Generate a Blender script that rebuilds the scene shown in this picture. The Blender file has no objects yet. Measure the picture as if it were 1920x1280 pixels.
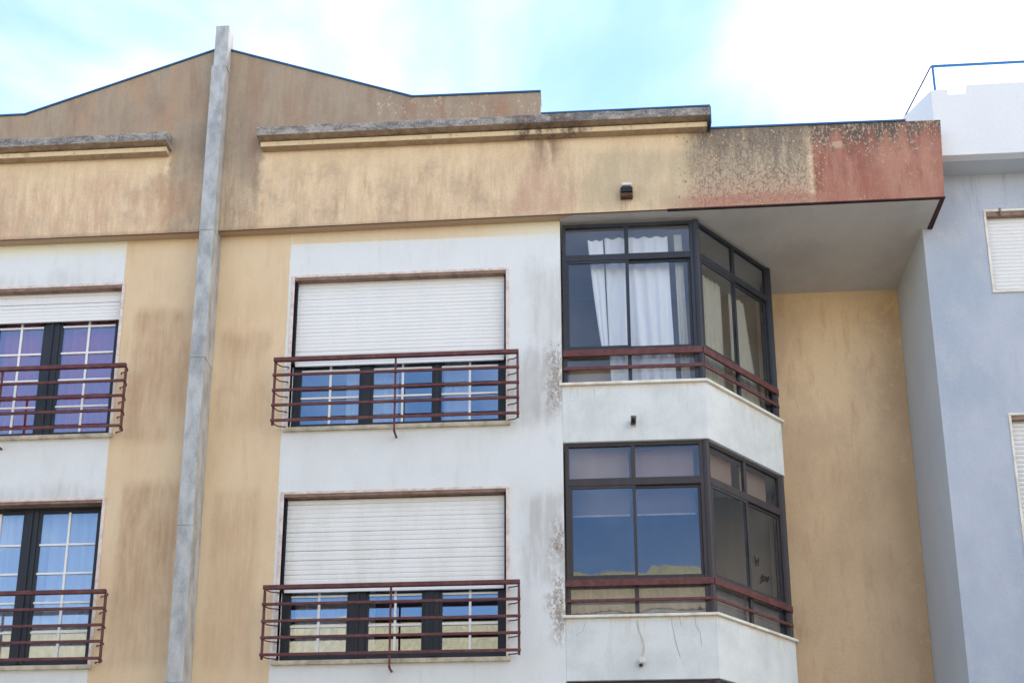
import bpy, bmesh, math, random
from mathutils import Vector, Matrix
random.seed(7)
R = math.radians
sc = bpy.context.scene
COL = sc.collection

# ------------------------------------------------------------------ camera
YAW, PITCH, ROLL = -0.0621, 0.2583, -0.0018
fwd = Vector((math.sin(YAW)*math.cos(PITCH), math.cos(YAW)*math.cos(PITCH), math.sin(PITCH)))
rt = Vector((math.cos(YAW), -math.sin(YAW), 0))
up = rt.cross(fwd)
r2 = math.cos(ROLL)*rt + math.sin(ROLL)*up
u2 = -math.sin(ROLL)*rt + math.cos(ROLL)*up
cd = bpy.data.cameras.new('camera')
cam = bpy.data.objects.new('camera', cd)
COL.objects.link(cam)
m = Matrix((r2, u2, -fwd)).transposed().to_4x4()
m.translation = Vector((0, -12.823, 1.6))
cam.matrix_world = m
cd.sensor_width = 36
cd.lens = 2237/1920*36
cd.shift_x = (960-956.35)/1920
cd.shift_y = (1292.73-640)/1920
cd.clip_end = 3000
sc.camera = cam

# ------------------------------------------------------------------ world and sun
SUN_EL, SUN_AZ = R(70), R(12)
world = bpy.data.worlds.new('World')
sc.world = world
world.use_nodes = True
wn = world.node_tree
for n in list(wn.nodes):
    wn.nodes.remove(n)
def W(t, **k):
    n = wn.nodes.new(t)
    for a, b in k.items():
        setattr(n, a, b)
    return n
sky = W('ShaderNodeTexSky', sky_type='NISHITA', sun_disc=False, sun_elevation=SUN_EL, sun_rotation=SUN_AZ, air_density=1.0, dust_density=0.03, ozone_density=1.4)
tc = W('ShaderNodeTexCoord')
sep = W('ShaderNodeSeparateXYZ'); wn.links.new(tc.outputs['Generated'], sep.inputs[0])
def wm(op, a, b=None):
    n = W('ShaderNodeMath', operation=op)
    for i, v in enumerate((a, b)):
        if v is None: continue
        if isinstance(v, (int, float)): n.inputs[i].default_value = v
        else: wn.links.new(v, n.inputs[i])
    return n.outputs[0]
den = wm('ADD', wm('MAXIMUM', sep.outputs[2], 0.0), 0.22)
cx = wm('DIVIDE', sep.outputs[0], den); cy = wm('DIVIDE', sep.outputs[1], den)
comb = W('ShaderNodeCombineXYZ'); wn.links.new(cx, comb.inputs[0]); wn.links.new(cy, comb.inputs[1])
comb.inputs[2].default_value = 8.8
cn = W('ShaderNodeTexNoise'); cn.inputs['Scale'].default_value = 1.25; cn.inputs['Detail'].default_value = 7
cn.inputs['Roughness'].default_value = 0.52; cn.inputs['Distortion'].default_value = 0.35
wn.links.new(comb.outputs[0], cn.inputs['Vector'])
cr = W('ShaderNodeMapRange', interpolation_type='SMOOTHSTEP')
cr.inputs['From Min'].default_value = 0.45; cr.inputs['From Max'].default_value = 0.72
# the cloud bank thickens towards the right of the street
bank = wm('MULTIPLY', wm('MAXIMUM', wm('ADD', sep.outputs[0], -0.10), 0.0), 0.9)
wn.links.new(wm('ADD', cn.outputs['Fac'], wm('MINIMUM', bank, 0.22)), cr.inputs['Value'])
cmix = W('ShaderNodeMix', data_type='RGBA')
wn.links.new(cr.outputs[0], cmix.inputs['Factor'])
wn.links.new(sky.outputs[0], cmix.inputs['A'])
cmix.inputs['B'].default_value = (6.4, 6.5, 6.7, 1)
bg = W('ShaderNodeBackground'); bg.inputs['Strength'].default_value = 0.13
wn.links.new(cmix.outputs['Result'], bg.inputs['Color'])
wo = W('ShaderNodeOutputWorld'); wn.links.new(bg.outputs[0], wo.inputs['Surface'])

sl = bpy.data.lights.new('sun', 'SUN'); sl.energy = 3.0; sl.angle = R(0.53); sl.color = (1, .955, .88)
so = bpy.data.objects.new('sun', sl); COL.objects.link(so)
sdir = Vector((math.sin(SUN_AZ)*math.cos(SUN_EL), math.cos(SUN_AZ)*math.cos(SUN_EL), math.sin(SUN_EL)))
so.rotation_euler = sdir.to_track_quat('Z', 'Y').to_euler()
so.location = (6, 10, 30)

sc.view_settings.view_transform = 'Standard'
sc.view_settings.look = 'None'
sc.view_settings.gamma = 1
sc.view_settings.use_curve_mapping = False
sc.view_settings.exposure = 1.50

# ------------------------------------------------------------------ material helpers
def lin(c):
    return tuple(((v/255+.055)/1.055)**2.4 if v/255 > .04045 else v/255/12.92 for v in c)
LIGHT = (.80, .87, .95)
def alb(*c, cap=.82):
    """reflectance of a surface seen as this sRGB colour in the open shade of the street"""
    return tuple(min(cap, v/l) for v, l in zip(lin(c), LIGHT))+(1,)
class G:
    def __init__(s, name):
        s.mat = bpy.data.materials.new(name); s.mat.use_nodes = True
        s.nt = s.mat.node_tree
        s.b = s.nt.nodes['Principled BSDF']
        s.geo = s.nt.nodes.new('ShaderNodeNewGeometry')
        sp = s.nt.nodes.new('ShaderNodeSeparateXYZ'); s.nt.links.new(s.geo.outputs['Position'], sp.inputs[0])
        s.P = s.geo.outputs['Position']; s.X, s.Y, s.Z = sp.outputs
    def put(s, sock, v):
        if v is None: return
        if hasattr(v, 'is_linked') or isinstance(v, bpy.types.NodeSocket): s.nt.links.new(v, sock)
        else: sock.default_value = v
    def m(s, op, a, b=None, c=None, clamp=False):
        n = s.nt.nodes.new('ShaderNodeMath'); n.operation = op; n.use_clamp = clamp
        for i, v in enumerate((a, b, c)):
            if v is not None: s.put(n.inputs[i], v)
        return n.outputs[0]
    def mul(s, *a):
        r = a[0]
        for v in a[1:]: r = s.m('MULTIPLY', r, v)
        return r
    def ss(s, v, a, b, lo=0., hi=1.):
        n = s.nt.nodes.new('ShaderNodeMapRange'); n.interpolation_type = 'SMOOTHSTEP'
        s.put(n.inputs['Value'], v)
        n.inputs['From Min'].default_value = a; n.inputs['From Max'].default_value = b
        n.inputs['To Min'].default_value = lo; n.inputs['To Max'].default_value = hi
        return n.outputs[0]
    def vec(s, sx=1, sy=1, sz=1, off=(0, 0, 0)):
        n = s.nt.nodes.new('ShaderNodeMapping'); s.nt.links.new(s.P, n.inputs[0])
        n.inputs['Scale'].default_value = (sx, sy, sz); n.inputs['Location'].default_value = off
        return n.outputs[0]
    def noise(s, scale, detail=4, rough=.6, st=(1, 1, 1), off=(0, 0, 0), dist=0.):
        n = s.nt.nodes.new('ShaderNodeTexNoise'); s.nt.links.new(s.vec(*st, off), n.inputs['Vector'])
        n.inputs['Scale'].default_value = scale; n.inputs['Detail'].default_value = detail
        n.inputs['Roughness'].default_value = rough; n.inputs['Distortion'].default_value = dist
        return n.outputs['Fac']
    def voro(s, scale, feature='F1', st=(1, 1, 1), warp=0.):
        n = s.nt.nodes.new('ShaderNodeTexVoronoi'); n.feature = feature
        v = s.vec(*st)
        if warp:
            w = s.nt.nodes.new('ShaderNodeTexNoise'); w.inputs['Scale'].default_value = scale*.8; w.inputs['Detail'].default_value = 3
            s.nt.links.new(v, w.inputs['Vector'])
            a = s.nt.nodes.new('ShaderNodeVectorMath'); a.operation = 'MULTIPLY_ADD'
            s.nt.links.new(w.outputs['Color'], a.inputs[0]); a.inputs[1].default_value = (warp,)*3
            s.nt.links.new(v, a.inputs[2]); v = a.outputs[0]
        s.nt.links.new(v, n.inputs['Vector']); n.inputs['Scale'].default_value = scale
        return n.outputs['Distance']
    def mix(s, f, a, b):
        n = s.nt.nodes.new('ShaderNodeMix'); n.data_type = 'RGBA'
        s.put(n.inputs['Factor'], f); s.put(n.inputs['A'], a); s.put(n.inputs['B'], b)
        return n.outputs['Result']
    def shade(s, c, f):
        n = s.nt.nodes.new('ShaderNodeMix'); n.data_type = 'RGBA'; n.blend_type = 'MULTIPLY'
        n.inputs['Factor'].default_value = 1; s.put(n.inputs['A'], c)
        cc = s.nt.nodes.new('ShaderNodeCombineColor')
        for i in range(3): s.nt.links.new(f, cc.inputs[i])
        s.nt.links.new(cc.outputs[0], n.inputs['B'])
        return n.outputs['Result']
    def box(s, x0, x1, z0, z1, sx=.15, sz=.15, j=None, jj=None):
        X = s.m('ADD', s.X, j) if j is not None else s.X
        Z = s.m('ADD', s.Z, jj) if jj is not None else s.Z
        return s.mul(s.ss(X, x0-sx/2, x0+sx/2), s.ss(X, x1-sx/2, x1+sx/2, 1, 0), s.ss(Z, z0-sz/2, z0+sz/2), s.ss(Z, z1-sz/2, z1+sz/2, 1, 0))
    def bump(s, h, strength=.3, dist=.02):
        n = s.nt.nodes.new('ShaderNodeBump'); n.inputs['Strength'].default_value = strength; n.inputs['Distance'].default_value = dist
        s.put(n.inputs['Height'], h); s.nt.links.new(n.outputs[0], s.b.inputs['Normal'])
    def out(s, col, rough=.9, metal=0.):
        s.put(s.b.inputs['Base Color'], col); s.put(s.b.inputs['Roughness'], rough); s.b.inputs['Metallic'].default_value = metal
        s.b.inputs['Specular IOR Level'].default_value = .3
        return s.mat

CREAM = alb(208, 194, 168); OCHRE = alb(203, 189, 164); WHITE = alb(203, 214, 224); GRIME = alb(150, 138, 120)
UMBER = alb(170, 140, 115); REDP = alb(144, 98, 88); LICHEN = alb(92, 90, 88); PINK = alb(178, 150, 135)

def jitter(g, amp, scale=2.5, off=(0, 0, 0), st=(1, 1, 1)):
    return g.mul(g.m('SUBTRACT', g.noise(scale, 4, .6, st, off), .5), amp)

def mat_fascia():
    g = G('stained_parapet_render')
    st = (1, 1, .18)
    streak = g.noise(9, 5, .6, st); streak2 = g.noise(3.2, 5, .65, (1, 1, .35), (3, 0, 5)); fine = g.noise(60, 3, .7)
    big = g.noise(1.3, 4, .6, (1, 1, 1), (7, 2, 1))
    jx = jitter(g, .5, 3); jz = jitter(g, .5, 2.2, (5, 5, 5)); jf = jitter(g, .22, 8, (1, 2, 9))
    c = g.mix(g.ss(streak, .35, .75, 0, .5), CREAM, alb(195, 172, 140))
    fs = g.noise(24, 4, .6, (1, 1, .1), (2, 2, 2))
    clean = g.mul(g.ss(g.m('ADD', g.Z, jx), 11.65, 11.95), g.ss(g.Z, 12.1, 12.05))
    c = g.mix(g.mul(g.ss(streak2, .32, .68), g.ss(clean, 0, 1, 1, .25), .6), c, alb(186, 168, 146))
    c = g.mix(g.mul(g.ss(fs, .45, .7), g.ss(clean, 0, 1, 1, .3), .22), c, alb(160, 140, 122))
    blot = g.noise(2.1, 6, .68, (1, 1, .75), (11, 3, 2))
    c = g.mix(g.mul(g.ss(blot, .46, .64), g.ss(clean, 0, 1, 1, .2), .6), c, alb(168, 154, 136))
    c = g.mix(g.mul(g.ss(blot, .56, .72), g.ss(clean, 0, 1, 1, .2), .5), c, alb(160, 142, 127))
    rust = g.noise(5, 6, .7, (1, 1, .14), (6, 6, 6))
    c = g.mix(g.mul(g.ss(rust, .5, .68), g.ss(clean, 0, 1, 1, .15), .5), c, alb(172, 146, 128))
    # soft streaks low on the band
    lowf = g.mul(g.box(-9, -4.9, 10.9, 11.7, .3, .6, jx, jz), g.ss(g.m('ADD', g.mul(streak, .55), g.mul(streak2, .45)), .38, .66), .8)
    c = g.mix(lowf, c, alb(180, 152, 134))
    lowf = g.mul(g.box(-3.5, 1.2, 10.9, 11.7, .6, .5, jx, jz), g.ss(streak, .52, .7), .5)
    c = g.mix(lowf, c, alb(160, 142, 122))
    # greenish grey veil right of the middle
    c = g.mix(g.mul(g.box(.1, 1.7, 10.98, 11.85, .5, .25, jx, jz), g.ss(streak2, .3, .6, .35, .85)), c, alb(172, 164, 142))
    # pinkish wash under the cornice joint
    tri = g.m('ADD', g.m('ABSOLUTE', g.m('ADD', g.X, .42)), g.m('MULTIPLY', g.m('SUBTRACT', g.Z, 11.0), .42))
    c = g.mix(g.mul(g.ss(g.m('ADD', tri, jf), .55, .25), g.ss(g.Z, 10.95, 11.1), g.ss(streak2, .3, .6, .4, .9)), c, alb(175, 150, 135))
    c = g.mix(g.mul(g.box(-.5, -.15, 11.75, 12.3, .2, .5, jf), g.ss(streak, .3, .6), .75), c, alb(118, 98, 90))
    # weathered gable and strips beside the duct
    gab = g.m('MAXIMUM', g.box(-5.13, -3.93, 10.9, 14, .12, .1, jf), g.ss(g.Z, 12.02, 12.14))
    topd = g.mix(g.ss(g.Z, 11.2, 12.3), alb(178, 166, 146), alb(146, 138, 126))
    topd = g.mix(g.ss(fs, .42, .68, 0, .28), topd, alb(126, 114, 102))
    topd = g.mix(g.ss(blot, .45, .65, 0, .5), topd, alb(128, 116, 106))
    topd = g.mix(g.ss(rust, .5, .66, 0, .4), topd, alb(140, 112, 96))
    topd = g.mix(g.ss(streak, .45, .75, 0, .55), topd, alb(124, 112, 102))
    topd = g.mix(g.mul(g.ss(streak2, .5, .7), g.ss(g.m('ABSOLUTE', g.m('ADD', g.X, 3.5)), .2, 1.8, .2, .7)), topd, alb(158, 132, 112))
    c = g.mix(g.mul(gab, .96), c, topd)
    side = g.m('MAXIMUM', g.box(-5.25, -5.0, 10.9, 12.15, .15, .2, jf), g.box(-4.1, -3.9, 11.0, 12.1, .12, .5, jf))
    c = g.mix(g.mul(side, g.ss(streak2, .4, .6), .7), c, UMBER)
    # pale flakes on the low right shoulder of the gable
    fl = g.noise(26, 4, .7, (1, 1, .6))
    c = g.mix(g.mul(g.box(-2.6, -.3, 12.1, 13.3, .8, .3, jx), g.ss(fl, .6, .66), .75), c, alb(205, 188, 165))
    c = g.mix(g.mul(g.box(-2.6, -.3, 12.1, 13.3, .8, .3, jx), g.ss(streak2, .45, .65), .5), c, alb(135, 105, 92))
    # crackled zone
    crk = g.box(1.45, 2.93, 10.98, 12.2, .35, .2, jf, jf)
    cell = g.voro(15, 'DISTANCE_TO_EDGE', (1, 1, .5), .22)
    spots = g.noise(30, 5, .75, (1, 1, .6), (4, 4, 4))
    cc = g.mix(g.ss(g.Z, 11.1, 11.6), alb(172, 148, 132), alb(164, 154, 138))
    cc = g.mix(g.ss(cell, .1, .0, 0, .7), cc, alb(100, 92, 86))
    cc = g.mix(g.ss(spots, .58, .66, 0, .5), cc, alb(200, 190, 168))
    cc = g.mix(g.mul(g.ss(g.m('ADD', g.Z, g.mul(g.m('SUBTRACT', streak, .5), 1.6)), 11.35, 12.15), .8), cc, alb(104, 98, 92))
    c = g.mix(crk, c, cc)
    # bared red plaster
    redb = g.mul(g.box(2.9, 9, 10.5, 13, .12, .1, g.mul(jf, 1.4), None), g.ss(g.m('ADD', spots, g.mul(g.m('SUBTRACT', g.X, 2.9), .5)), .42, .5))
    rr = g.mix(g.ss(rust, .4, .66), REDP, alb(158, 118, 106))
    rr = g.mix(g.mul(g.ss(streak2, .5, .68), .7), rr, alb(122, 80, 72))
    rr = g.mix(g.mul(g.box(3.7, 4.5, 10.9, 11.8, .5, .4, jx), g.ss(streak2, .35, .6), .7), rr, alb(172, 136, 122))
    rr = g.mix(g.ss(g.m('SUBTRACT', g.X, g.m('MULTIPLY', jf, .4)), 2.9, 2.96, .85, 0), rr, alb(210, 198, 172))
    lich = g.ss(g.m('ADD', g.m('ADD', g.Z, g.m('MULTIPLY', g.m('SUBTRACT', spots, .5), .9)), g.mul(g.m('SUBTRACT', streak, .5), 1.5)), 11.68, 12.1)
    lr = g.mix(g.ss(spots, .5, .6), alb(84, 80, 78), alb(165, 150, 132))
    rr = g.mix(g.mul(lich, .95), rr, lr)
    rr = g.mix(g.mul(g.box(3.19, 3.31, 11.76, 11.86, .03, .03, g.mul(jf, .3), g.mul(jf, .3)), .7), rr, alb(176, 160, 142))
    rr = g.mix(g.mul(g.ss(spots, .6, .68), .5), rr, alb(200, 180, 160))
    c = g.mix(redb, c, rr)
    c = g.mix(g.mul(g.box(1.3, 3.2, 10.85, 11.16, .8, .12, jf, jf), .7), c, alb(160, 118, 106))
    # dirt above the drip edge and general mottling
    c = g.mix(g.mul(g.ss(g.Z, 11.02, 10.94), .45), c, alb(120, 100, 88))
    c = g.mix(g.mul(g.ss(big, .5, .75), .25), c, alb(150, 130, 110))
    # underside of the overhang
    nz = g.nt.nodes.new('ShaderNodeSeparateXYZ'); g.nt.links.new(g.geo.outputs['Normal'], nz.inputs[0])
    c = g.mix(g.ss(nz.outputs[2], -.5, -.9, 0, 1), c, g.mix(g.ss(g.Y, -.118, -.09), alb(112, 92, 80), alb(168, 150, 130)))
    c = g.shade(c, g.ss(fine, .25, .75, .88, 1.08))
    h = g.m('ADD', g.m('MULTIPLY', fine, .4), g.m('MULTIPLY', g.mul(crk, g.ss(cell, 0, .08)), 1.2))
    g.bump(h, .45, .012)
    return g.out(c, .93)

def mat_wall():
    g = G('painted_facade_render')
    streak = g.noise(8, 5, .6, (1, 1, .15)); patch = g.noise(2.2, 5, .6, (1, 1, .5), (2, 0, 8)); fine = g.noise(70, 3, .7); big = g.noise(.9, 3, .5)
    jf = jitter(g, .025, 12); jx = jitter(g, .35, 4); jz = jitter(g, .6, 3, (9, 1, 3), (1, 1, .5))
    och = g.mix(g.ss(patch, .35, .7, 0, .7), OCHRE, alb(194, 176, 148))
    fs = g.noise(22, 4, .6, (1, 1, .08), (2, 2, 2))
    och = g.mix(g.ss(streak, .5, .75, 0, .35), och, alb(180, 155, 125))
    for (x0, x1, z0, z1, k) in ((-5.45, -4.72, 8.15, 9.95, .85), (-5.42, -4.72, 5.35, 7.62, .9), (-4.35, -3.72, 8.3, 9.6, .6), (-4.3, -3.75, 5.3, 7.5, .5)):
        och = g.mix(g.mul(g.box(x0, x1, z0, z1, .12, .22, g.mul(jx, .3), g.mul(jz, .4)), g.ss(patch, .28, .6, .4, 1.), g.ss(fs, .3, .65, .6, 1), g.ss(g.Z, z0-.3, z1, .6, 1.05), k), och, alb(164, 140, 116))
    wh = g.mix(g.ss(patch, .4, .75, 0, .5), WHITE, alb(192, 201, 207))
    wh = g.mix(g.ss(streak, .55, .8, 0, .35), wh, alb(175, 180, 182))
    # warm tint just under the overhang
    wh = g.mix(g.mul(g.ss(g.m('ADD', g.Z, g.mul(jx, .3)), 10.72, 10.9), .6), wh, alb(226, 212, 180))
    # grey runs and soot
    for (x0, x1, z0, z1, k) in ((-.62, -.1, 6.3, 7.35, .45), (-.55, -.05, 8.3, 10.4, .3), (-.8, -.3, 8.2, 9.2, .3), (-8.5, -5.6, 7.35, 7.6, .35), (-8.5, -5.7, 10.25, 10.5, .25)):
        wh = g.mix(g.mul(g.box(x0, x1, z0, z1, .2, .25, jx, jz), g.ss(streak, .35, .6, .3, 1), k), wh, alb(140, 142, 140))
    # peeled strip by the balcony jamb
    peel = g.noise(18, 5, .7, (1, 1, .6), (1, 6, 2))
    for (z0, z1) in ((8.45, 9.25), (5.55, 6.35), (6.5, 6.95)):
        e = g.mul(g.box(-.34, -.15, z0, z1, .16, .3, jx, jz), g.ss(peel, .42, .56), .8)
        wh = g.mix(e, wh, g.mix(g.ss(peel, .55, .62), alb(122, 114, 110), alb(178, 172, 166)))
    X = g.m('ADD', g.X, jf)
    stripe = g.mul(g.ss(X, -5.645, -5.635), g.ss(X, -3.54, -3.53, 1, 0))
    tops = g.mul(g.ss(g.m('ADD', g.Z, jf), 10.80, 10.815), g.ss(X, -3.6, -3.5), g.ss(X, -1.6, -.2, 1, .25))
    c = g.mix(g.m('MAXIMUM', stripe, g.mul(tops, .8)), wh, och)
    c = g.mix(g.mul(g.box(-9, .5, 5.08, 5.22, .1, .03), 0), c, GRIME)
    c = g.shade(c, g.ss(fine, .25, .75, .93, 1.04))
    g.bump(g.m('ADD', g.m('MULTIPLY', fine, .4), g.m('MULTIPLY', patch, 1.2)), .35, .012)
    return g.out(c, .92)

def mat_plain(name, col, col2, k=.5, st=(1, 1, .2), sc_=6, rough=.9, bump=.25, metal=0., fsc=60):
    g = G(name)
    n = g.noise(sc_, 5, .6, st); f = g.noise(fsc, 3, .7)
    c = g.mix(g.ss(n, .35, .72, 0, k), col, col2)
    c = g.shade(c, g.ss(f, .25, .75, .93, 1.05))
    g.bump(f, bump, .01)
    return g.out(c, rough, metal)

def mat_recess():
    g = G('ochre_recess_render')
    n = g.noise(1.6, 5, .6, (1, 1, .6)); s_ = g.noise(7, 5, .65, (1, 1, .2)); f = g.noise(60, 3, .7)
    j = jitter(g, .4, 3)
    c = g.mix(g.ss(n, .35, .7), alb(212, 194, 166), alb(192, 174, 150))
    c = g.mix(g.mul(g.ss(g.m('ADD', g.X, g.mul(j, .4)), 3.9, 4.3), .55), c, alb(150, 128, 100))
    c = g.mix(g.ss(s_, .5, .72, 0, .5), c, alb(176, 150, 124))
    c = g.mix(g.ss(g.noise(5, 5, .7, (1, 1, .8), (8, 1, 1)), .55, .62, 0, .35), c, alb(212, 190, 158))
    c = g.mix(g.mul(g.ss(g.Z, 10.6, 10.95), .3), c, alb(220, 196, 158))
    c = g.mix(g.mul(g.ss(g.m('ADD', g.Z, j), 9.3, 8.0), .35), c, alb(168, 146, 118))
    c = g.mix(g.ss(g.noise(14, 5, .7, (1, 1, 1), (3, 3, 3)), .66, .74, 0, .45), c, alb(140, 118, 96))
    c = g.shade(c, g.ss(f, .25, .75, .93, 1.05))
    g.bump(g.m('ADD', f, g.m('MULTIPLY', n, 2)), .3, .012)
    return g.out(c, .93)

def mat_parapet_white():
    g = G('white_balcony_render')
    s_ = g.noise(7, 5, .65, (1, 1, .18)); s2 = g.noise(22, 5, .7, (1, 1, .08), (3, 3, 3)); f = g.noise(60, 3, .7); p = g.noise(2.4, 4, .6)
    c = g.mix(g.ss(p, .35, .7), alb(200, 212, 220), alb(186, 198, 206))
    c = g.mix(g.ss(s_, .5, .78, 0, .5), c, alb(168, 176, 176))
    # short dark runs hanging from under each ledge
    for zt in (8.73, 5.83):
        run = g.mul(g.ss(g.Z, zt-.38, zt, 0, 1), g.ss(g.Z, zt+.02, zt+.03, 1, 0), g.ss(s2, .57, .72), .75)
        c = g.mix(run, c, alb(120, 118, 114))
        c = g.mix(g.mul(g.ss(g.Z, zt-.09, zt-.02), g.ss(g.Z, zt+.02, zt+.03, 1, 0), g.ss(s_, .35, .6), .6), c, alb(206, 188, 166))
    c = g.shade(c, g.ss(f, .25, .75, .94, 1.04))
    g.bump(g.m('ADD', f, g.m('MULTIPLY', p, 2)), .3, .012)
    return g.out(c, .9)

def mat_cornice():
    g = G('weathered_cornice')
    s_ = g.noise(10, 5, .7, (1, 1, .5)); sp = g.noise(42, 4, .75); f = g.noise(60, 3, .7)
    wr = g.noise(5, 6, .75, (1, 1, 2))
    d = g.mix(g.ss(g.m('ADD', g.mul(sp, .35), g.mul(wr, .65)), .4, .62), alb(96, 98, 104), alb(160, 160, 160))
    d = g.mix(g.mul(g.ss(sp, .6, .66), .5), d, alb(196, 194, 188))
    cr = g.mix(g.ss(s_, .5, .72, 0, .6), alb(212, 200, 172), alb(150, 132, 112))
    up_ = g.ss(g.m('ADD', g.Z, jitter(g, .05, 7)), 12.135, 12.165)
    c = g.mix(up_, cr, d)
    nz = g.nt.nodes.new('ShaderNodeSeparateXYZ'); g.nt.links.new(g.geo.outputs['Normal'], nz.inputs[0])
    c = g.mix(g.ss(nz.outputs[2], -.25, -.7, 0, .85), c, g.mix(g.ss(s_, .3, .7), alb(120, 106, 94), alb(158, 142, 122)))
    c = g.mix(g.mul(g.box(-.75, .15, 11.9, 12.3, .3, .2, jitter(g, .4, 5)), g.ss(s_, .4, .6), .85), c, alb(92, 82, 80))
    c = g.shade(c, g.ss(f, .25, .75, .9, 1.06))
    g.bump(sp, .6, .015)
    return g.out(c, .93)

def mat_glass(name, fac, tint=(1, 1, 1), trans=(.8, .86, .9)):
    mt = bpy.data.materials.new(name); mt.use_nodes = True; nt = mt.node_tree
    for n in list(nt.nodes): nt.nodes.remove(n)
    o = nt.nodes.new('ShaderNodeOutputMaterial'); mx = nt.nodes.new('ShaderNodeMixShader')
    t = nt.nodes.new('ShaderNodeBsdfTransparent'); t.inputs[0].default_value = (*trans, 1)
    gl = nt.nodes.new('ShaderNodeBsdfGlossy'); gl.inputs['Color'].default_value = (*tint, 1); gl.inputs['Roughness'].default_value = .015
    lw = nt.nodes.new('ShaderNodeLayerWeight'); lw.inputs['Blend'].default_value = .5
    pw = nt.nodes.new('ShaderNodeMath'); pw.operation = 'POWER'; pw.inputs[1].default_value = 5
    nt.links.new(lw.outputs['Facing'], pw.inputs[0])
    ad = nt.nodes.new('ShaderNodeMath'); ad.operation = 'ADD'; ad.use_clamp = True; ad.inputs[1].default_value = fac
    nt.links.new(pw.outputs[0], ad.inputs[0]); nt.links.new(ad.outputs[0], mx.inputs[0])
    # old float glass is never quite flat
    nz = nt.nodes.new('ShaderNodeTexNoise'); nz.inputs['Scale'].default_value = 1.7; nz.inputs['Detail'].default_value = 1
    gp = nt.nodes.new('ShaderNodeNewGeometry'); nt.links.new(gp.outputs['Position'], nz.inputs['Vector'])
    bp = nt.nodes.new('ShaderNodeBump'); bp.inputs['Strength'].default_value = .35; bp.inputs['Distance'].default_value = .008
    nt.links.new(nz.outputs['Fac'], bp.inputs['Height']); nt.links.new(bp.outputs[0], gl.inputs['Normal'])
    nt.links.new(t.outputs[0], mx.inputs[1]); nt.links.new(gl.outputs[0], mx.inputs[2]); nt.links.new(mx.outputs[0], o.inputs[0])
    return mt

def mat_cloth(name, col, trl=.35):
    mt = bpy.data.materials.new(name); mt.use_nodes = True; nt = mt.node_tree
    for n in list(nt.nodes): nt.nodes.remove(n)
    o = nt.nodes.new('ShaderNodeOutputMaterial'); mx = nt.nodes.new('ShaderNodeMixShader'); mx.inputs[0].default_value = trl
    d = nt.nodes.new('ShaderNodeBsdfDiffuse'); t = nt.nodes.new('ShaderNodeBsdfTranslucent')
    nz = nt.nodes.new('ShaderNodeTexNoise'); nz.inputs['Scale'].default_value = 9
    mp = nt.nodes.new('ShaderNodeMapping'); mp.inputs['Scale'].default_value = (1, 1, .1)
    gp = nt.nodes.new('ShaderNodeNewGeometry'); nt.links.new(gp.outputs['Position'], mp.inputs[0]); nt.links.new(mp.outputs[0], nz.inputs['Vector'])
    mc = nt.nodes.new('ShaderNodeMix'); mc.data_type = 'RGBA'; nt.links.new(nz.outputs['Fac'], mc.inputs['Factor'])
    mc.inputs['A'].default_value = (*[v*.8 for v in col], 1); mc.inputs['B'].default_value = (*col, 1)
    nt.links.new(mc.outputs['Result'], d.inputs[0]); nt.links.new(mc.outputs['Result'], t.inputs[0])
    nt.links.new(d.outputs[0], mx.inputs[1]); nt.links.new(t.outputs[0], mx.inputs[2]); nt.links.new(mx.outputs[0], o.inputs[0])
    return mt

M = {}
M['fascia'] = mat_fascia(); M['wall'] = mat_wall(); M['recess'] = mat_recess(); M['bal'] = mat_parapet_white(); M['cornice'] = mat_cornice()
M['soffit'] = mat_plain('grey_soffit_paint', alb(184, 188, 192), alb(160, 163, 166), .6, (1, 1, 1), 1.4)
M['drip'] = mat_plain('maroon_drip_edge', (.05, .022, .024, 1), (.09, .05, .045, 1), .8)
M['fringe'] = mat_plain('blue_fringe_strip', (.03, .11, .24, 1), (.05, .12, .2, 1), .6, rough=.5, metal=.2)  # blue colour fringe of the skyline, carried by added strips
M['duct'] = mat_plain('galvanised_duct', alb(172, 180, 186), alb(132, 138, 144), .9, (1, 1, .4), 7, rough=.62, metal=.25, bump=.15, fsc=40)
M['trim'] = mat_plain('limestone_trim', alb(206, 202, 204), alb(156, 142, 138), .6, (1, 1, 1), 9)
M['trimtop'] = mat_plain('brown_lintel_stone', alb(140, 122, 114), alb(105, 88, 82), .9, (1, 1, 1), 7)  # browner and darker than the trim stone
M['sill'] = mat_plain('pale_sill_stone', alb(196, 192, 178), alb(140, 136, 122), .8, (1, 1, 1), 7)
M['ledge'] = mat_plain('white_ledge_stone', alb(226, 222, 216), alb(176, 166, 156), .6, (1, 1, 1), 6)
M['slat'] = mat_plain('white_shutter_slat', alb(218, 230, 240), alb(204, 216, 226), .6, (1, 1, .3), 4, rough=.55, bump=.05)
M['slat_warm'] = mat_plain('cream_shutter_slat', alb(214, 224, 228), alb(196, 206, 208), .6, (1, 1, .3), 4, rough=.55, bump=.05)
M['rubber'] = mat_plain('dark_shutter_guide', (.012, .014, .022, 1), (.02, .02, .03, 1), .5)
M['frame'] = mat_plain('charcoal_window_frame', (.022, .027, .036, 1), (.035, .038, .045, 1), .6, rough=.45, bump=.05)
M['frame_b'] = mat_plain('slate_aluminium_frame', (.028, .032, .042, 1), (.045, .048, .058, 1), .6, rough=.45, bump=.05)
M['frame_c'] = mat_plain('brown_aluminium_frame', (.046, .04, .044, 1), (.07, .058, .058, 1), .6, rough=.45, bump=.05)
M['rail'] = mat_plain('maroon_railing_paint', (.11, .034, .038, 1), (.17, .075, .062, 1), .8, (1, 1, 1), 12, rough=.55, bump=.3)
M['bar'] = mat_plain('white_glazing_bar', alb(228, 236, 244), alb(210, 220, 230), .3, rough=.5, bump=.02)
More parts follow.
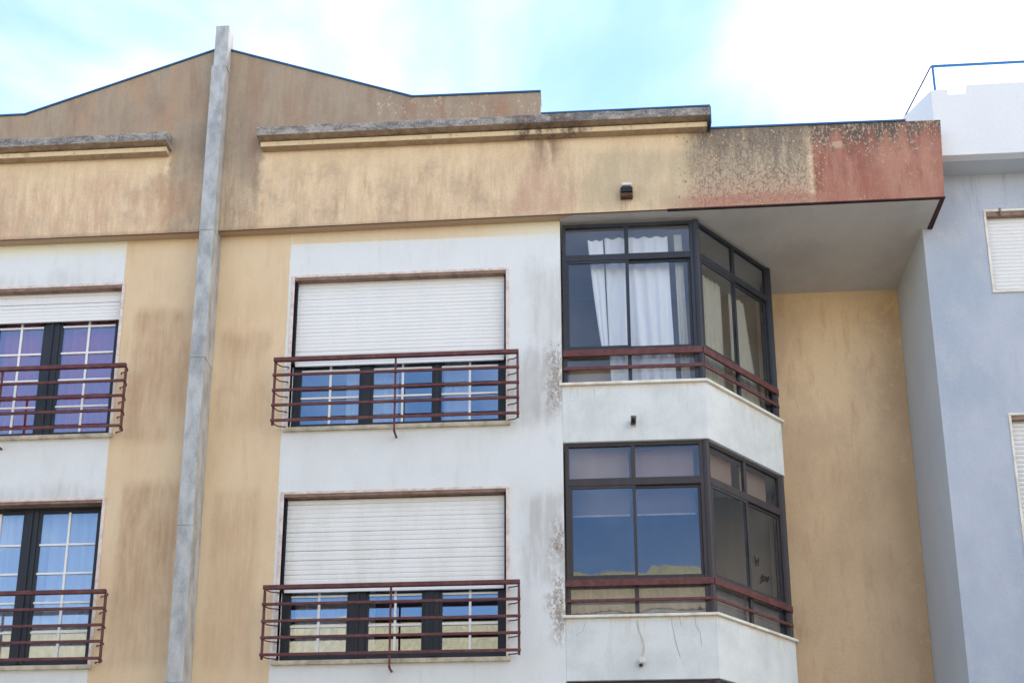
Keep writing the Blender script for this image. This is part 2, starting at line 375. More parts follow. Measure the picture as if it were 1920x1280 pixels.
M['inner'] = mat_plain('beige_interior_paint', (.34, .28, .21, 1), (.28, .23, .17, 1), .5)
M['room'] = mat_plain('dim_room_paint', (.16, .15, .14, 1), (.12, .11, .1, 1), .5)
M['card'] = mat_plain('brown_cardboard', (.42, .31, .19, 1), (.36, .26, .16, 1), .5)
M['board'] = mat_plain('taupe_infill_board', (.33, .28, .24, 1), (.22, .18, .16, 1), .7)
M['black'] = mat_plain('black_plastic', (.012, .012, .014, 1), (.02, .02, .02, 1), .5, rough=.4)
M['whitep'] = mat_plain('white_plastic', (.7, .7, .68, 1), (.5, .48, .44, 1), .5, rough=.5)
M['rust'] = mat_plain('rusty_brown_metal', (.075, .045, .035, 1), (.15, .075, .045, 1), .9, (1, 1, 1), 18)
M['crack'] = mat_plain('dark_crack_dirt', (.16, .16, .16, 1), (.25, .24, .23, 1), .5)
def mat_neighbour():
    g = G('blue_grey_render')
    p = g.noise(.9, 4, .6, (1, 1, .6)); q = g.noise(3, 6, .7, (1, 1, .7), (4, 4, 4)); s_ = g.noise(9, 5, .7, (1, 1, .07)); f = g.noise(60, 3, .7)
    c = g.mix(g.ss(p, .35, .68), alb(168, 182, 202), alb(152, 168, 190))
    c = g.mix(g.ss(q, .5, .68, 0, .35), c, alb(178, 188, 200))
    c = g.mix(g.mul(g.ss(s_, .52, .72), g.ss(g.Z, 10.2, 11.7, .15, .8)), c, alb(142, 152, 166))
    c = g.shade(c, g.ss(f, .25, .75, .94, 1.04))
    g.bump(g.m('ADD', f, g.m('MULTIPLY', q, 1.5)), .35, .012)
    return g.out(c, .92)
M['bluewall'] = mat_neighbour()
M['sidewall'] = mat_plain('pale_grey_render', alb(178, 190, 202), alb(164, 178, 194), .7, (1, 1, .5), 1.1)
M['bluepar'] = mat_plain('white_parapet_render', (.78, .80, .82, 1), (.72, .75, .80, 1), .6, (1, 1, .5), 1.3)
M['bluesof'] = mat_plain('grey_soffit_render', alb(176, 190, 204), alb(160, 172, 186), .6, (1, 1, 1), 1.3)
M['railblue'] = mat_plain('blue_railing_paint', (.02, .16, .42, 1), (.03, .2, .46, 1), .4, rough=.4)
M['wire'] = mat_plain('dark_violet_stay', (.03, .02, .06, 1), (.04, .03, .07, 1), .4)
M['glass'] = mat_glass('window_glass', .20, (.68, .84, 1.0), (.95, .97, 1.0))
M['glass_b'] = mat_glass('balcony_glass_clear', .06, (.75, .88, 1.0), (.97, .98, .99))
M['glass_c'] = mat_glass('balcony_glass_tinted', .10, (.62, .82, 1.0), (.8, .8, .8))
M['cur_w'] = mat_cloth('white_curtain_cloth', (.97, .98, .99), .12)
M['cur_c'] = mat_cloth('cream_curtain_cloth', (.74, .7, .58))
M['cur_r'] = mat_cloth('plum_curtain_cloth', (.72, .10, .13), .3)
M['cur_b'] = mat_cloth('pale_sheer_cloth', (.8, .84, .86), .4)
M['blind'] = mat_cloth('taupe_blind_cloth', (.44, .32, .25), .25)
M['tile'] = mat_plain('weathered_roof_tile', (.6, .44, .24, 1), (.32, .27, .17, 1), .9, (1, 1, 1), 5)
M['oppwall'] = mat_plain('cream_street_render', (.62, .52, .36, 1), (.55, .46, .32, 1), .5)
M['asphalt'] = mat_plain('asphalt', (.05, .05, .052, 1), (.07, .07, .07, 1), .7, (1, 1, 1), 2)
M['paving'] = mat_plain('limestone_paving', (.42, .4, .36, 1), (.33, .31, .28, 1), .7, (1, 1, 1), 3)
M['ground'] = mat_plain('bare_ground', (.2, .18, .14, 1), (.14, .13, .1, 1), .7, (1, 1, 1), .2)
M['paint'] = mat_plain('road_paint', (.75, .75, .73, 1), (.6, .6, .58, 1), .5)

# ------------------------------------------------------------------ mesh helpers
def box(bm, x0, x1, y0, y1, z0, z1):
    v = [bm.verts.new(p) for p in ((x0, y0, z0), (x1, y0, z0), (x1, y1, z0), (x0, y1, z0), (x0, y0, z1), (x1, y0, z1), (x1, y1, z1), (x0, y1, z1))]
    for f in ((3, 2, 1, 0), (4, 5, 6, 7), (0, 1, 5, 4), (1, 2, 6, 5), (2, 3, 7, 6), (3, 0, 4, 7)):
        bm.faces.new([v[i] for i in f])
def prism_xz(bm, pts, y0, y1):
    a = [bm.verts.new((x, y0, z)) for x, z in pts]; b = [bm.verts.new((x, y1, z)) for x, z in pts]
    bm.faces.new(a); bm.faces.new(b[::-1]); n = len(pts)
    for i in range(n): bm.faces.new((a[i], b[i], b[(i+1) % n], a[(i+1) % n]))
def prism_yz(bm, pts, x0, x1):
    a = [bm.verts.new((x0, y, z)) for y, z in pts]; b = [bm.verts.new((x1, y, z)) for y, z in pts]
    bm.faces.new(a); bm.faces.new(b[::-1]); n = len(pts)
    for i in range(n): bm.faces.new((a[i], b[i], b[(i+1) % n], a[(i+1) % n]))
def prism_xy(bm, pts, z0, z1):
    a = [bm.verts.new((x, y, z0)) for x, y in pts]; b = [bm.verts.new((x, y, z1)) for x, y in pts]
    bm.faces.new(a); bm.faces.new(b[::-1]); n = len(pts)
    for i in range(n): bm.faces.new((a[i], b[i], b[(i+1) % n], a[(i+1) % n]))
def beam(bm, p, q, w, h, upv=(0, 0, 1)):
    """box from p to q: w across, h along upv"""
    p = Vector(p); q = Vector(q); d = (q-p).normalized(); u = Vector(upv)
    s = d.cross(u).normalized(); u = s.cross(d)
    v = []
    for e in (p, q):
        for a, b in ((-1, -1), (1, -1), (1, 1), (-1, 1)):
            v.append(bm.verts.new(e+s*a*w/2+u*b*h/2))
    for f in ((0, 1, 2, 3), (7, 6, 5, 4), (0, 4, 5, 1), (1, 5, 6, 2), (2, 6, 7, 3), (3, 7, 4, 0)):
        bm.faces.new([v[i] for i in f])
def tube(bm, pts, r, n=8):
    rings = []
    pts = [Vector(p) for p in pts]
    for i, p in enumerate(pts):
        d = (pts[min(i+1, len(pts)-1)]-pts[max(i-1, 0)]).normalized()
        a = d.orthogonal().normalized(); b = d.cross(a)
        if rings: # keep the frame steady
            a = (ra-d*ra.dot(d)).normalized(); b = d.cross(a)
        ra = a
        rings.append([bm.verts.new(p+a*math.cos(t*2*math.pi/n)*r+b*math.sin(t*2*math.pi/n)*r) for t in range(n)])
    for A, B in zip(rings, rings[1:]):
        for t in range(n): bm.faces.new((A[t], A[(t+1) % n], B[(t+1) % n], B[t]))
    bm.faces.new(rings[0][::-1]); bm.faces.new(rings[-1])
def cyl(bm, c, axis, r, h, n=16):
    c = Vector(c); d = Vector(axis).normalized()
    tube(bm, [c, c+d*h], r, n)
def obj(name, bm, mat, parent=None, bevel=0, smooth=False):
    bmesh.ops.recalc_face_normals(bm, faces=bm.faces)
    me = bpy.data.meshes.new(name); bm.to_mesh(me); bm.free()
    me.materials.append(mat)
    if smooth: me.polygons.foreach_set('use_smooth', [True]*len(me.polygons))
    o = bpy.data.objects.new(name, me); COL.objects.link(o)
    if parent: o.parent = parent
    if bevel:
        b = o.modifiers.new('bevel', 'BEVEL'); b.width = bevel; b.segments = 2; b.limit_method = 'ANGLE'; b.angle_limit = R(40)
    return o
def one(name, f, mat, parent=None, **k):
    bm = bmesh.new(); f(bm); return obj(name, bm, mat, parent, **k)
def bx(name, dims, mat, parent=None, **k):
    return one(name, lambda b: box(b, *dims), mat, parent, **k)
def thing(name, label, cat, loc=(0, 0, 0), group=None):
    o = bpy.data.objects.new(name, None); COL.objects.link(o); o.location = loc
    o.empty_display_size = .3
    o['label'] = label; o['category'] = cat
    if group: o['group'] = group
    return o
def tag(o, label, cat, group=None):
    o['label'] = label; o['category'] = cat
    if group: o['group'] = group
    return o
def structure(o):
    o['kind'] = 'structure'; return o
def holed_wall(bm, xs, zs, holes, y0, y1):
    """wall slab with real openings; holes = (x0,x1,z0,z1), whose edges are in xs and zs"""
    xs = sorted(set(xs+[h[0] for h in holes]+[h[1] for h in holes])); zs = sorted(set(zs+[h[2] for h in holes]+[h[3] for h in holes]))
    solid = {}
    for i in range(len(xs)-1):
        for k in range(len(zs)-1):
            cxm = (xs[i]+xs[i+1])/2; czm = (zs[k]+zs[k+1])/2
            solid[i, k] = not any(h[0] < cxm < h[1] and h[2] < czm < h[3] for h in holes)
    V = {}
    def v(i, k, s):
        if (i, k, s) not in V: V[i, k, s] = bm.verts.new((xs[i], (y0, y1)[s], zs[k]))
        return V[i, k, s]
    for (i, k), ok in solid.items():
        if not ok: continue
        bm.faces.new((v(i, k, 0), v(i+1, k, 0), v(i+1, k+1, 0), v(i, k+1, 0)))
        bm.faces.new((v(i, k, 1), v(i, k+1, 1), v(i+1, k+1, 1), v(i+1, k, 1)))
        for di, dk, a, b in ((-1, 0, (0, 0), (0, 1)), (1, 0, (1, 0), (1, 1)), (0, -1, (0, 0), (1, 0)), (0, 1, (0, 1), (1, 1))):
            if not solid.get((i+di, k+dk), False):
                bm.faces.new((v(i+a[0], k+a[1], 0), v(i+b[0], k+b[1], 0), v(i+b[0], k+b[1], 1), v(i+a[0], k+a[1], 1)))

# ------------------------------------------------------------------ ground and street
structure(bx('ground', (-400, 400, -400, 600, -1, -.02), M['ground']))
structure(bx('road', (-120, 120, -17, -3.2, -.3, -.012), M['asphalt']))
structure(bx('pavement', (-120, 120, -3.2, -.0, -.3, .12), M['paving'], bevel=.01))
structure(bx('pavement', (-120, 120, -20, -17, -.3, .12), M['paving'], bevel=.01))
o_ = bmesh.new()
for i in range(-30, 31): box(o_, i*3.6, i*3.6+2, -10.16, -10.04, -.012, -.008)
structure(obj('road_marking', o_, M['paint']))

# ------------------------------------------------------------------ the apartment building
B = thing('apartment_building', 'cream and white stained apartment building with gabled parapet, grey duct and glazed corner balconies', 'building')
XL, XE = -9.3, -.17
ZT = 10.95
RW = (-3.46, -.84); LW = (-8.27, -5.65)
holes = [(a, b, z0, z1) for (a, b) in (LW, RW) for (z0, z1) in ((8.28, 10.32), (5.38, 7.42))]
one('facade_wall', lambda b: holed_wall(b, [XL, XE], [0, ZT+.06], holes, 0.0015, .28), M['wall'], B)
bm = bmesh.new()
box(bm, XL, XL+.25, .28, 9, 0, ZT); box(bm, XL, 4.36, 9, 9.25, 0, ZT)
obj('shell_wall', bm, M['wall'], B)
bx('partition_wall', (XE-.12, XE, .0, 1.708, 0, ZT-.002), M['inner'], B).location = (-.003, .28, 0)
# recess and inner balcony wall
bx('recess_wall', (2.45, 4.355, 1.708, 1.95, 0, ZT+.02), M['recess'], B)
bx('balcony_back_wall', (XE, 2.45, 1.708, 1.95, 0, ZT), M['inner'], B)
for z in (5.0, 7.9):
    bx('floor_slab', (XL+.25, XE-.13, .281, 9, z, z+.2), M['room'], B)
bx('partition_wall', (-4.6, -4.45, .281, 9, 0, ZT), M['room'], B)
bm = bmesh.new(); box(bm, XL, 4.355, .125, 9, ZT+.065, ZT+.2)
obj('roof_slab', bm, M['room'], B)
one('soffit_panel', lambda b: prism_yz(b, [(-.0995, 10.99), (1.707, 10.95), (1.707, 10.97), (-.0995, 11.01)], XE+.002, 4.416), M['soffit'], B)

# fascia + gable as one rendered band
prof = [(XL, 10.95), (-4.4, 10.952), (0, 10.99), (4.47, 11.005), (4.52, 12.10), (1.70, 12.12), (1.70, 12.36), (-.39, 12.36), (-.39, 12.785), (-2.03, 12.80), (-4.55, 13.70), (-7.10, 12.81), (XL, 12.80)]
bm = bmesh.new()
low = [(XL, 10.95), (4.47, 10.95), (4.476, 11.15), (XL, 11.15)]
prism_xz(bm, prof, -.13, 0)
hi = [(XL, 11.15), (4.476, 11.15)]+prof[2:]
prism_xz(bm, hi, .001, .12)
box(bm, 4.375, 4.474, .0015, .44, 11.005, 12.08)
obj('parapet_wall', bm, M['fascia'], B)
one('drip_edge', lambda b: beam(b, (1.15, -.119, 10.988), (4.478, -.119, 11.0), .038, .014), M['drip'], B)
one('drip_edge', lambda b: beam(b, (4.447, -.10, 10.996), (4.447, .438, 10.972), .06, .012), M['drip'], B)
# added blue strips for the optical colour fringe along the skyline edges
def fringe(p, q):
    one('fringe_strip', lambda b: beam(b, (p[0], -.01, p[1]+.008), (q[0], -.01, q[1]+.008), .27, .022), M['fringe'], B)
fringe((XL, 12.80), (-7.10, 12.81)); fringe((-7.10, 12.812), (-4.61, 13.682)); fringe((-4.44, 13.66), (-2.03, 12.802)); fringe((-2.03, 12.80), (-.385, 12.787))
fringe((1.71, 12.12), (4.1, 12.105))
# roof behind the gable
bm = bmesh.new(); prism_xz(bm, [(XL+.1, 11.2), (-.5, 11.2), (-.5, 12.6), (-2.03, 12.7), (-4.55, 13.55), (-7.1, 12.72), (XL+.1, 12.7)], .12, 9)
obj('roof', bm, M['tile'], B)

# cornices
def cornice(x0, x1):
    pr = [(-.13, 12.04), (-.23, 12.055), (-.235, 12.13), (-.20, 12.145)]
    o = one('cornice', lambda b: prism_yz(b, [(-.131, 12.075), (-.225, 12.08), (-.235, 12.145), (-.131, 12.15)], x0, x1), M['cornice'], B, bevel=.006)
    def slab(b):
        n = max(3, int((x1-x0)/.25)); rng = random.Random(3); prev = None
        for i in range(n+1):
            x = x0-.03+(x1-x0+.06)*i/n; w = rng.uniform(-.007, .007); t = rng.uniform(-.006, .006)
            ring = [b.verts.new(p) for p in ((x, -.131, 12.152), (x, -.33+w, 12.165+w*.6), (x, -.335+w, 12.28+t), (x, -.22, 12.33+t), (x, -.131, 12.355))]
            if prev:
                for k in range(5): b.faces.new((prev[k], prev[(k+1) % 5], ring[(k+1) % 5], ring[k]))
            else: b.faces.new(ring[::-1])
            prev = ring
        b.faces.new(prev)
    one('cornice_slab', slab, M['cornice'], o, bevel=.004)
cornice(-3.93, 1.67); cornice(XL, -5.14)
one('fringe_strip', lambda b: beam(b, (-.38, -.315, 12.292), (1.70, -.315, 12.292), .05, .02), M['fringe'], B)  # added blue fringe strip along the cornice edge
bm = bmesh.new(); beam(bm, (1.706, -.225, 12.06), (1.706, -.225, 12.29), .2, .012, (1, 0, 0)); obj('fringe_strip', bm, M['fringe'], B)  # same added fringe, down the cornice end

# grey square duct
DX = (-4.605, -4.425)
zs = [0, 2.4, 5.08, 6.95, 9.1, 10.85, 13.28]
du = one('flue_duct', lambda b: box(b, DX[0]+.012, DX[1]-.012, -.30, -.001, 0, 13.2), M['duct'], B)
for i, (a, b_) in enumerate(zip(zs, zs[1:])):
    dx = random.uniform(-.004, .004)
    bx('duct_section', (DX[0]+dx, DX[1]+dx, -.315, -.002 if b_ < 11 else -.134, a+.006, b_-.006), M['duct'], du, bevel=.006)
bx('duct_cap', (-4.60, -4.425, -.27, -.02, 13.292, 13.93), M['duct'], du, bevel=.006)
for z in (5.08, 6.95, 9.1, 10.85):
    bx('joint_band', (DX[0]-.004, DX[1]+.004, -.321, -.02 if z < 10.9 else -.14, z-.012, z+.012), M['duct'], du, bevel=.003)

# ------------------------------------------------------------------ windows with sashes and glazing bars
def window(a, b, z0, z1, mull, bars_z, glass_z, open_top=None):
    """a..b opening; mull = list of (x0,x1) uprights between sashes"""
    Y = .13
    w = bmesh.new()
    f = .07
    box(w, a, a+f, Y, Y+.06, z0, z1); box(w, b-f, b, Y, Y+.06, z0, z1)
    box(w, a+f, b-f, Y, Y+.06, z0, z0+.06); box(w, a+f, b-f, Y, Y+.06, z1-.05, z1)
    win = obj('window', w, M['frame'], B, bevel=.004)
    ed = [a+f]+[v for m_ in mull for v in m_]+[b-f]
    for i in range(0, len(ed), 2):
        s0, s1 = ed[i], ed[i+1]
        if i+2 < len(ed):
            def mf(q, s1=s1, n=ed[i+2]):
                box(q, s1, n, Y-.004, Y+.055, z0+.06, z1-.05)
            one('mullion', mf, M['frame'], win, bevel=.004)
            if ed[i+2]-s1 > .12: bx('cover_strip', ((s1+ed[i+2])/2-.012, (s1+ed[i+2])/2+.012, Y-.02, Y-.0045, z0+.06, z1-.05), M['frame'], win)
        t = .035
        def sf(q):
            box(q, s0, s0+t, Y+.008, Y+.05, z0+.06, z1-.05); box(q, s1-t, s1, Y+.008, Y+.05, z0+.06, z1-.05)
            box(q, s0+t, s1-t, Y+.008, Y+.05, z0+.06, z0+.06+t+.02); box(q, s0+t, s1-t, Y+.008, Y+.05, z1-.05-t, z1-.05)
        one('sash', sf, M['frame'], win, bevel=.003)
        one('pane', lambda q: box(q, s0+t, s1-t, Y+.025, Y+.031, z0+.115, z1-.085), M['glass'], win)
        xm = (s0+s1)/2
        one('glazing_bar', lambda q: box(q, xm-.0135, xm+.0135, Y+.014, Y+.024, z0+.115, z1-.085), M['bar'], win)
        for z in bars_z:
            one('glazing_bar', lambda q: box(q, s0+t, s1-t, Y+.012, Y+.0235, z-.012, z+.012), M['bar'], win)
    # stone surround and sill
    def sur(q):
        box(q, a-.04, a, -.012, .10, z0-.0, z1+.0); box(q, b, b+.04, -.012, .10, z0, z1)
        box(q, a-.04, b+.04, -.014, .0, z1, z1+.035)
    one('surround', sur, M['trim'], win, bevel=.004)
    one('lintel', lambda q: box(q, a+.002, b-.002, .0, .12, z1-.03, z1-.001), M['trimtop'], win)
    one('window_sill', lambda q: box(q, a-.05, b+.05, -.035, .13, z0-.052, z0-.001), M['sill'], win, bevel=.005)
    return win

def shutter(a, b, zt, zb, pitch, mat):
    s = bx('roller_shutter', (a+.03, b-.03, .082, .104, zb-.012, zb+.026), M['bar'], B, bevel=.003)
    bx('guide_rail', (a, a+.022, .04, .12, zb, zt), M['rubber'], s); bx('guide_rail', (b-.022, b, .04, .12, zb, zt), M['rubber'], s)
    z = zb+.03; first = None
    while z < zt-.012:
        if first is None:
            def prof(q):
                pts = [(.092, .0), (.0866, .003), (.084, pitch*.25), (.084, pitch*.75), (.0866, pitch*.95), (.092, pitch*.999), (.104, pitch*.5)]
                prism_yz(q, pts, a+.026, b-.026)
            o = one('slat', prof, mat, s); first = o
        else:
            o = bpy.data.objects.new('slat', first.data); COL.objects.link(o); o.parent = s
        o.location = (0, random.uniform(-.0015, .0015), z); o.rotation_euler = (random.uniform(-.008, .008), random.uniform(-.0005, .0005), 0)
        z += pitch
    return s

BARS_U = (9.85, 9.48, 9.11, 8.745); BARS_L = (6.925, 6.56, 6.195, 5.83)
window(*RW, 8.28, 10.32, [(-2.605, -2.50), (-1.715, -1.665)], BARS_U, None)
window(*RW, 5.38, 7.42, [(-2.66, -2.475), (-1.79, -1.62)], BARS_L, None)
window(*LW, 8.28, 10.32, [(-7.46, -7.28), (-6.64, -6.46)], BARS_U, None)
window(*LW, 5.38, 7.42, [(-7.46, -7.28), (-6.63, -6.475)], BARS_L, None)
shutter(*RW, 10.29, 9.16, .0515, M['slat'])
shutter(*RW, 7.39, 6.24, .0585, M['slat_warm'])
shutter(*LW, 10.29, 9.905, .0515, M['slat'])

# railings
def railing(x0, x1, dz, foot=True):
    y = -.2
    hr = bmesh.new(); box(hr, x0-.015, x1+.015, y-.025, y+.02, 9.055+dz, 9.105+dz)
    r = obj('balcony_railing', hr, M['rail'], B, bevel=.006)
    for z in (8.88, 8.68, 8.485, 8.285):
        one('rail', lambda q: box(q, x0-.02, x1+.02, y-.012, y+.012, z-.016+dz, z+.016+dz), M['rail'], r, bevel=.004)
    for x in (x0, x1):
        one('post', lambda q: box(q, x-.014, x+.014, y+.0125, y+.040, 8.235+dz, 9.054+dz), M['rail'], r, bevel=.004)
        for z in (9.08, 8.88, 8.68, 8.485, 8.285):
            e = 1 if x == x0 else -1
            one('bracket', lambda q: tube(q, [(x, y+.03, z+dz), (x+e*.004, y+.09, z+dz), (x+e*.02, y+.13, z+dz), (x+e*.05, y+.155, z+dz), (x+e*.10, y+.165, z+dz), (x+e*.12, y+.175, z+dz), (x+e*.125, -.0, z+dz)], .0075, 6), M['rail'], r)
    xm = (x0+x1)/2
    def mid(q):
        box(q, xm-.011, xm+.011, y+.0125, y+.034, 8.13+dz, 9.054+dz)
    one('post', mid, M['rail'], r)
    one('foot', lambda q: tube(q, [(xm, y+.022, 8.145+dz), (xm, y+.05, 8.115+dz), (xm, -.0, 8.12+dz)], .014, 8), M['rail'], r)
    return r
railing(-3.60, -.69, 0); railing(-3.58, -.685, -2.885); railing(-8.50, -5.435, 0); railing(-8.50, -5.435, -2.885)

# ------------------------------------------------------------------ glazed corner balconies
A0, A1, A2, A3 = (-.145, .06), (1.49, .06), (2.52, 1.135), (2.52, 1.70)
def bay(dz, top, tr0, tr1, frame, glass, hr, thin, zlow=8.765):
    base = 7.986+dz; pt = 8.715+dz
    T = .12
    b_ = bmesh.new()
    outer = [(XE, 0), (1.528, 0), (2.578, 1.10), (2.578, 1.705)]
    prism_xy(b_, [(XE, 0), (1.528, 0), (2.578, 1.10), (2.578, 1.705), (2.46, 1.705), (2.46, 1.147), (1.476, .12), (XE, .12)], base, pt)
    p = obj('enclosed_balcony', b_, M['bal'], B, bevel=.006)
    one('balcony_floor', lambda q: prism_xy(q, [(XE, .121), (1.475, .121), (2.459, 1.148), (2.459, 1.704), (XE, 1.704)], base, base+.17), M['soffit'], p)
    one('ledge', lambda q: prism_xy(q, [(XE-.035, -.035), (1.543, -.035), (2.615, 1.088), (2.615, 1.705), (2.44, 1.705), (2.44, 1.155), (1.468, .14), (XE-.035+.035, .14), (XE-.0, .0), (XE-.035, -.0)], pt, pt+.032), M['ledge'], p, bevel=.004)
    zb = pt+.032; zs0 = hr[1]
    segs = [(A0, A1), (A1, A2), (A2, A3)]
    for si, (P0, P1) in enumerate(segs):
        P0 = Vector((*P0, 0)); P1 = Vector((*P1, 0)); d = (P1-P0); L = d.length; d.normalize(); nrm = Vector((d.y, -d.x, 0))
        def at(s, z, off=0): return P0+d*s+nrm*off+Vector((0, 0, z))
        def hb(q, s0, s1, z0, z1, t=.05, off=0.):
            beam(q, at(s0, (z0+z1)/2, off), at(s1, (z0+z1)/2, off), t, z1-z0)
        def vb(q, s, w, z0, z1, t=.05, off=0.):
            a = at(s-w/2, z0, off); 
            beam(q, at(s-w/2, (z0+z1)/2, off), at(s+w/2, (z0+z1)/2, off), t, z1-z0)
        mid = .79 if si == 0 else (.73 if si == 1 else L/2)
        q = bmesh.new()
        hb(q, 0, L, top-.045, top-.002); hb(q, .03, L-.03, tr0, tr1, .055); hb(q, .03, L-.03, zs0-.02, zs0+.03, .055); hb(q, .03, L-.03, zb, zb+.03, .045)
        vb(q, .02, .045, zb, top-.04); vb(q, L-.045, .06, zb, top-.04)
        obj('frame', q, M[frame], p, bevel=.004)
        one('mullion', lambda q: vb(q, mid, .05, tr1, top-.045, .045), M[frame], p, bevel=.004)
        one('mullion', lambda q: vb(q, mid, .045, zb+.03, zs0-.02, .04), M[frame], p, bevel=.004)
        l0, l1 = .043, L-.075
        # fixed lights above and below
        for (u0, u1) in ((l0, mid-.025), (mid+.025, l1)):
            one('pane', lambda q: hb(q, u0, u1, tr1, top-.045, .006), M['glass_b'], p)
            one('pane', lambda q: hb(q, u0, u1, zb+.03, zs0-.02, .006), M['glass_b'], p)
            if dz < 0 and si < 2: one('infill_board', lambda q: hb(q, u0-.01, u1+.01, zb+.0, zs0-.02, .012, -.09), M['board'], p)
        # two sliding sashes
        for k, (u0, u1, off) in enumerate(((l0, mid+.02, .012), (mid-.02, l1, -.014))):
            s_ = bmesh.new(); t = .034; z0, z1 = zs0+.03, tr0
            hb(s_, u0, u1, z0, z0+t, .022, off); hb(s_, u0, u1, z1-t, z1, .022, off)
            vb(s_, u0+t/2, t, z0+t, z1-t, .022, off); vb(s_, u1-t/2, t, z0+t, z1-t, .022, off)
            obj('sash', s_, M[frame], p, bevel=.003)
            one('pane', lambda q: hb(q, u0+t, u1-t, z0+t, z1-t, .006, off), M[glass if si == 0 else 'glass_b'], p)
            if si == 1 and k == 1:
                one('sash_handle', lambda q: vb(q, u0+.012, .022, z0+.42, z0+.60, .02, off+.024), M['black'], p)
        # maroon handrails kept from before the glazing
        one('handrail', lambda q: hb(q, -.01, L+.02, hr[0], hr[1], .03, .045), M['rail'], p, bevel=.005)
        one('handrail', lambda q: hb(q, -.01, L+.02, thin[0], thin[1], .02, .045), M['rail'], p, bevel=.004)
    for (x, y) in (A1, A2):
        one('corner_post', lambda q: cyl(q, (x+.002, y-.002, zb), (0, 0, 1), .046, top-.002-zb, 12), M[frame], p)
    return p
bay1 = bay(0, 10.95, 10.43, 10.515, 'frame_b', 'glass_b', (9.11, 9.195), (8.93, 8.975))
bay2 = bay(-2.9, 7.986, 7.44, 7.535, 'frame_c', 'glass_c', (6.195, 6.275), (6.01, 6.045))
bay3 = bay(-5.8, 5.086, 4.54, 4.635, 'frame_c', 'glass_c', (3.295, 3.375), (3.11, 3.145))

# cracks and rust runs on the lower parapet
def crack(pts, r=.004):
    one('crack', lambda q: tube(q, [(x, -.0005, z) for x, z in pts], r, 4), M['crack'], bay2)
def rough(p, n=3):
    out = []
    for a, b in zip(p, p[1:]):
        for i in range(n):
            t = i/n; out.append((a[0]+(b[0]-a[0])*t+random.uniform(-.004, .004), a[1]+(b[1]-a[1])*t))
    return out+[p[-1]]
crack(rough([(1.02, 5.80), (1.03, 5.66), (1.06, 5.5), (1.10, 5.34)]), .0022)
crack(rough([(1.27, 5.82), (1.29, 5.70), (1.33, 5.62), (1.34, 5.46)]), .0018)
crack(rough([(1.11, 5.81), (1.12, 5.70)]), .002)
crack(rough([(.06, 5.80), (.02, 5.66), (-.05, 5.62)]), .0015)

# loose plaster beside the balcony jambs
bm = bmesh.new(); rng = random.Random(11)
for (zc, hh, nn) in ((8.85, .42, 36), (5.95, .42, 64), (6.72, .2, 12)):
    for i in range(nn):
        z = zc+rng.gauss(0, hh*.45); x = -.235+rng.gauss(0, .045)
        if x > -.185: x = -.185-rng.random()*.05
        n = rng.randint(4, 6); s = rng.uniform(.004, .015)
        ang = [k*2*math.pi/n+rng.uniform(-.3, .3) for k in range(n)]
        pts = [(x+math.cos(a)*s*rng.uniform(.6, 1.2), z+math.sin(a)*s*1.5*rng.uniform(.6, 1.2)) for a in ang]
        tl = rng.uniform(.002, .010)
        a_ = [bm.verts.new((px, -.001-tl*(k % 2), pz)) for k, (px, pz) in enumerate(pts)]
        bm.faces.new(a_)
        b2 = [bm.verts.new((px, .0, pz)) for px, pz in pts]
        for k in range(n): bm.faces.new((a_[k], a_[(k+1) % n], b2[(k+1) % n], b2[k]))
o = obj('peeling_plaster', bm, mat_plain('flaking_plaster', alb(190, 188, 184), alb(128, 120, 114), .9, (1, 1, 1), 14), B); o['kind'] = 'stuff'
bm = bmesh.new()
for i in range(520):
    x = rng.uniform(1.25, 4.44); z = rng.uniform(11.0, 12.06)
    if x > 2.95 and z < 11.65 and rng.random() < .85: continue
    if x < 1.6 and rng.random() < (1.6-x)*2: continue
    n = rng.randint(4, 6); s = rng.uniform(.005, .014)
    pts = [(x+math.cos(k*2*math.pi/n)*s*rng.uniform(.5, 1.2), z+math.sin(k*2*math.pi/n)*s*1.7*rng.uniform(.5, 1.2)) for k in range(n)]
    tl = rng.uniform(.002, .008)
    a_ = [bm.verts.new((px, -.131-tl*rng.random(), pz)) for px, pz in pts]; bm.faces.new(a_)
    b2 = [bm.verts.new((px, -.1295, pz)) for px, pz in pts]
    for k in range(n): bm.faces.new((a_[k], a_[(k+1) % n], b2[(k+1) % n], b2[k]))
o = obj('paint_flake', bm, mat_plain('old_paint_flake', alb(182, 168, 148), alb(116, 104, 96), .95, (1, 1, 1), 22), B); o['kind'] = 'stuff'

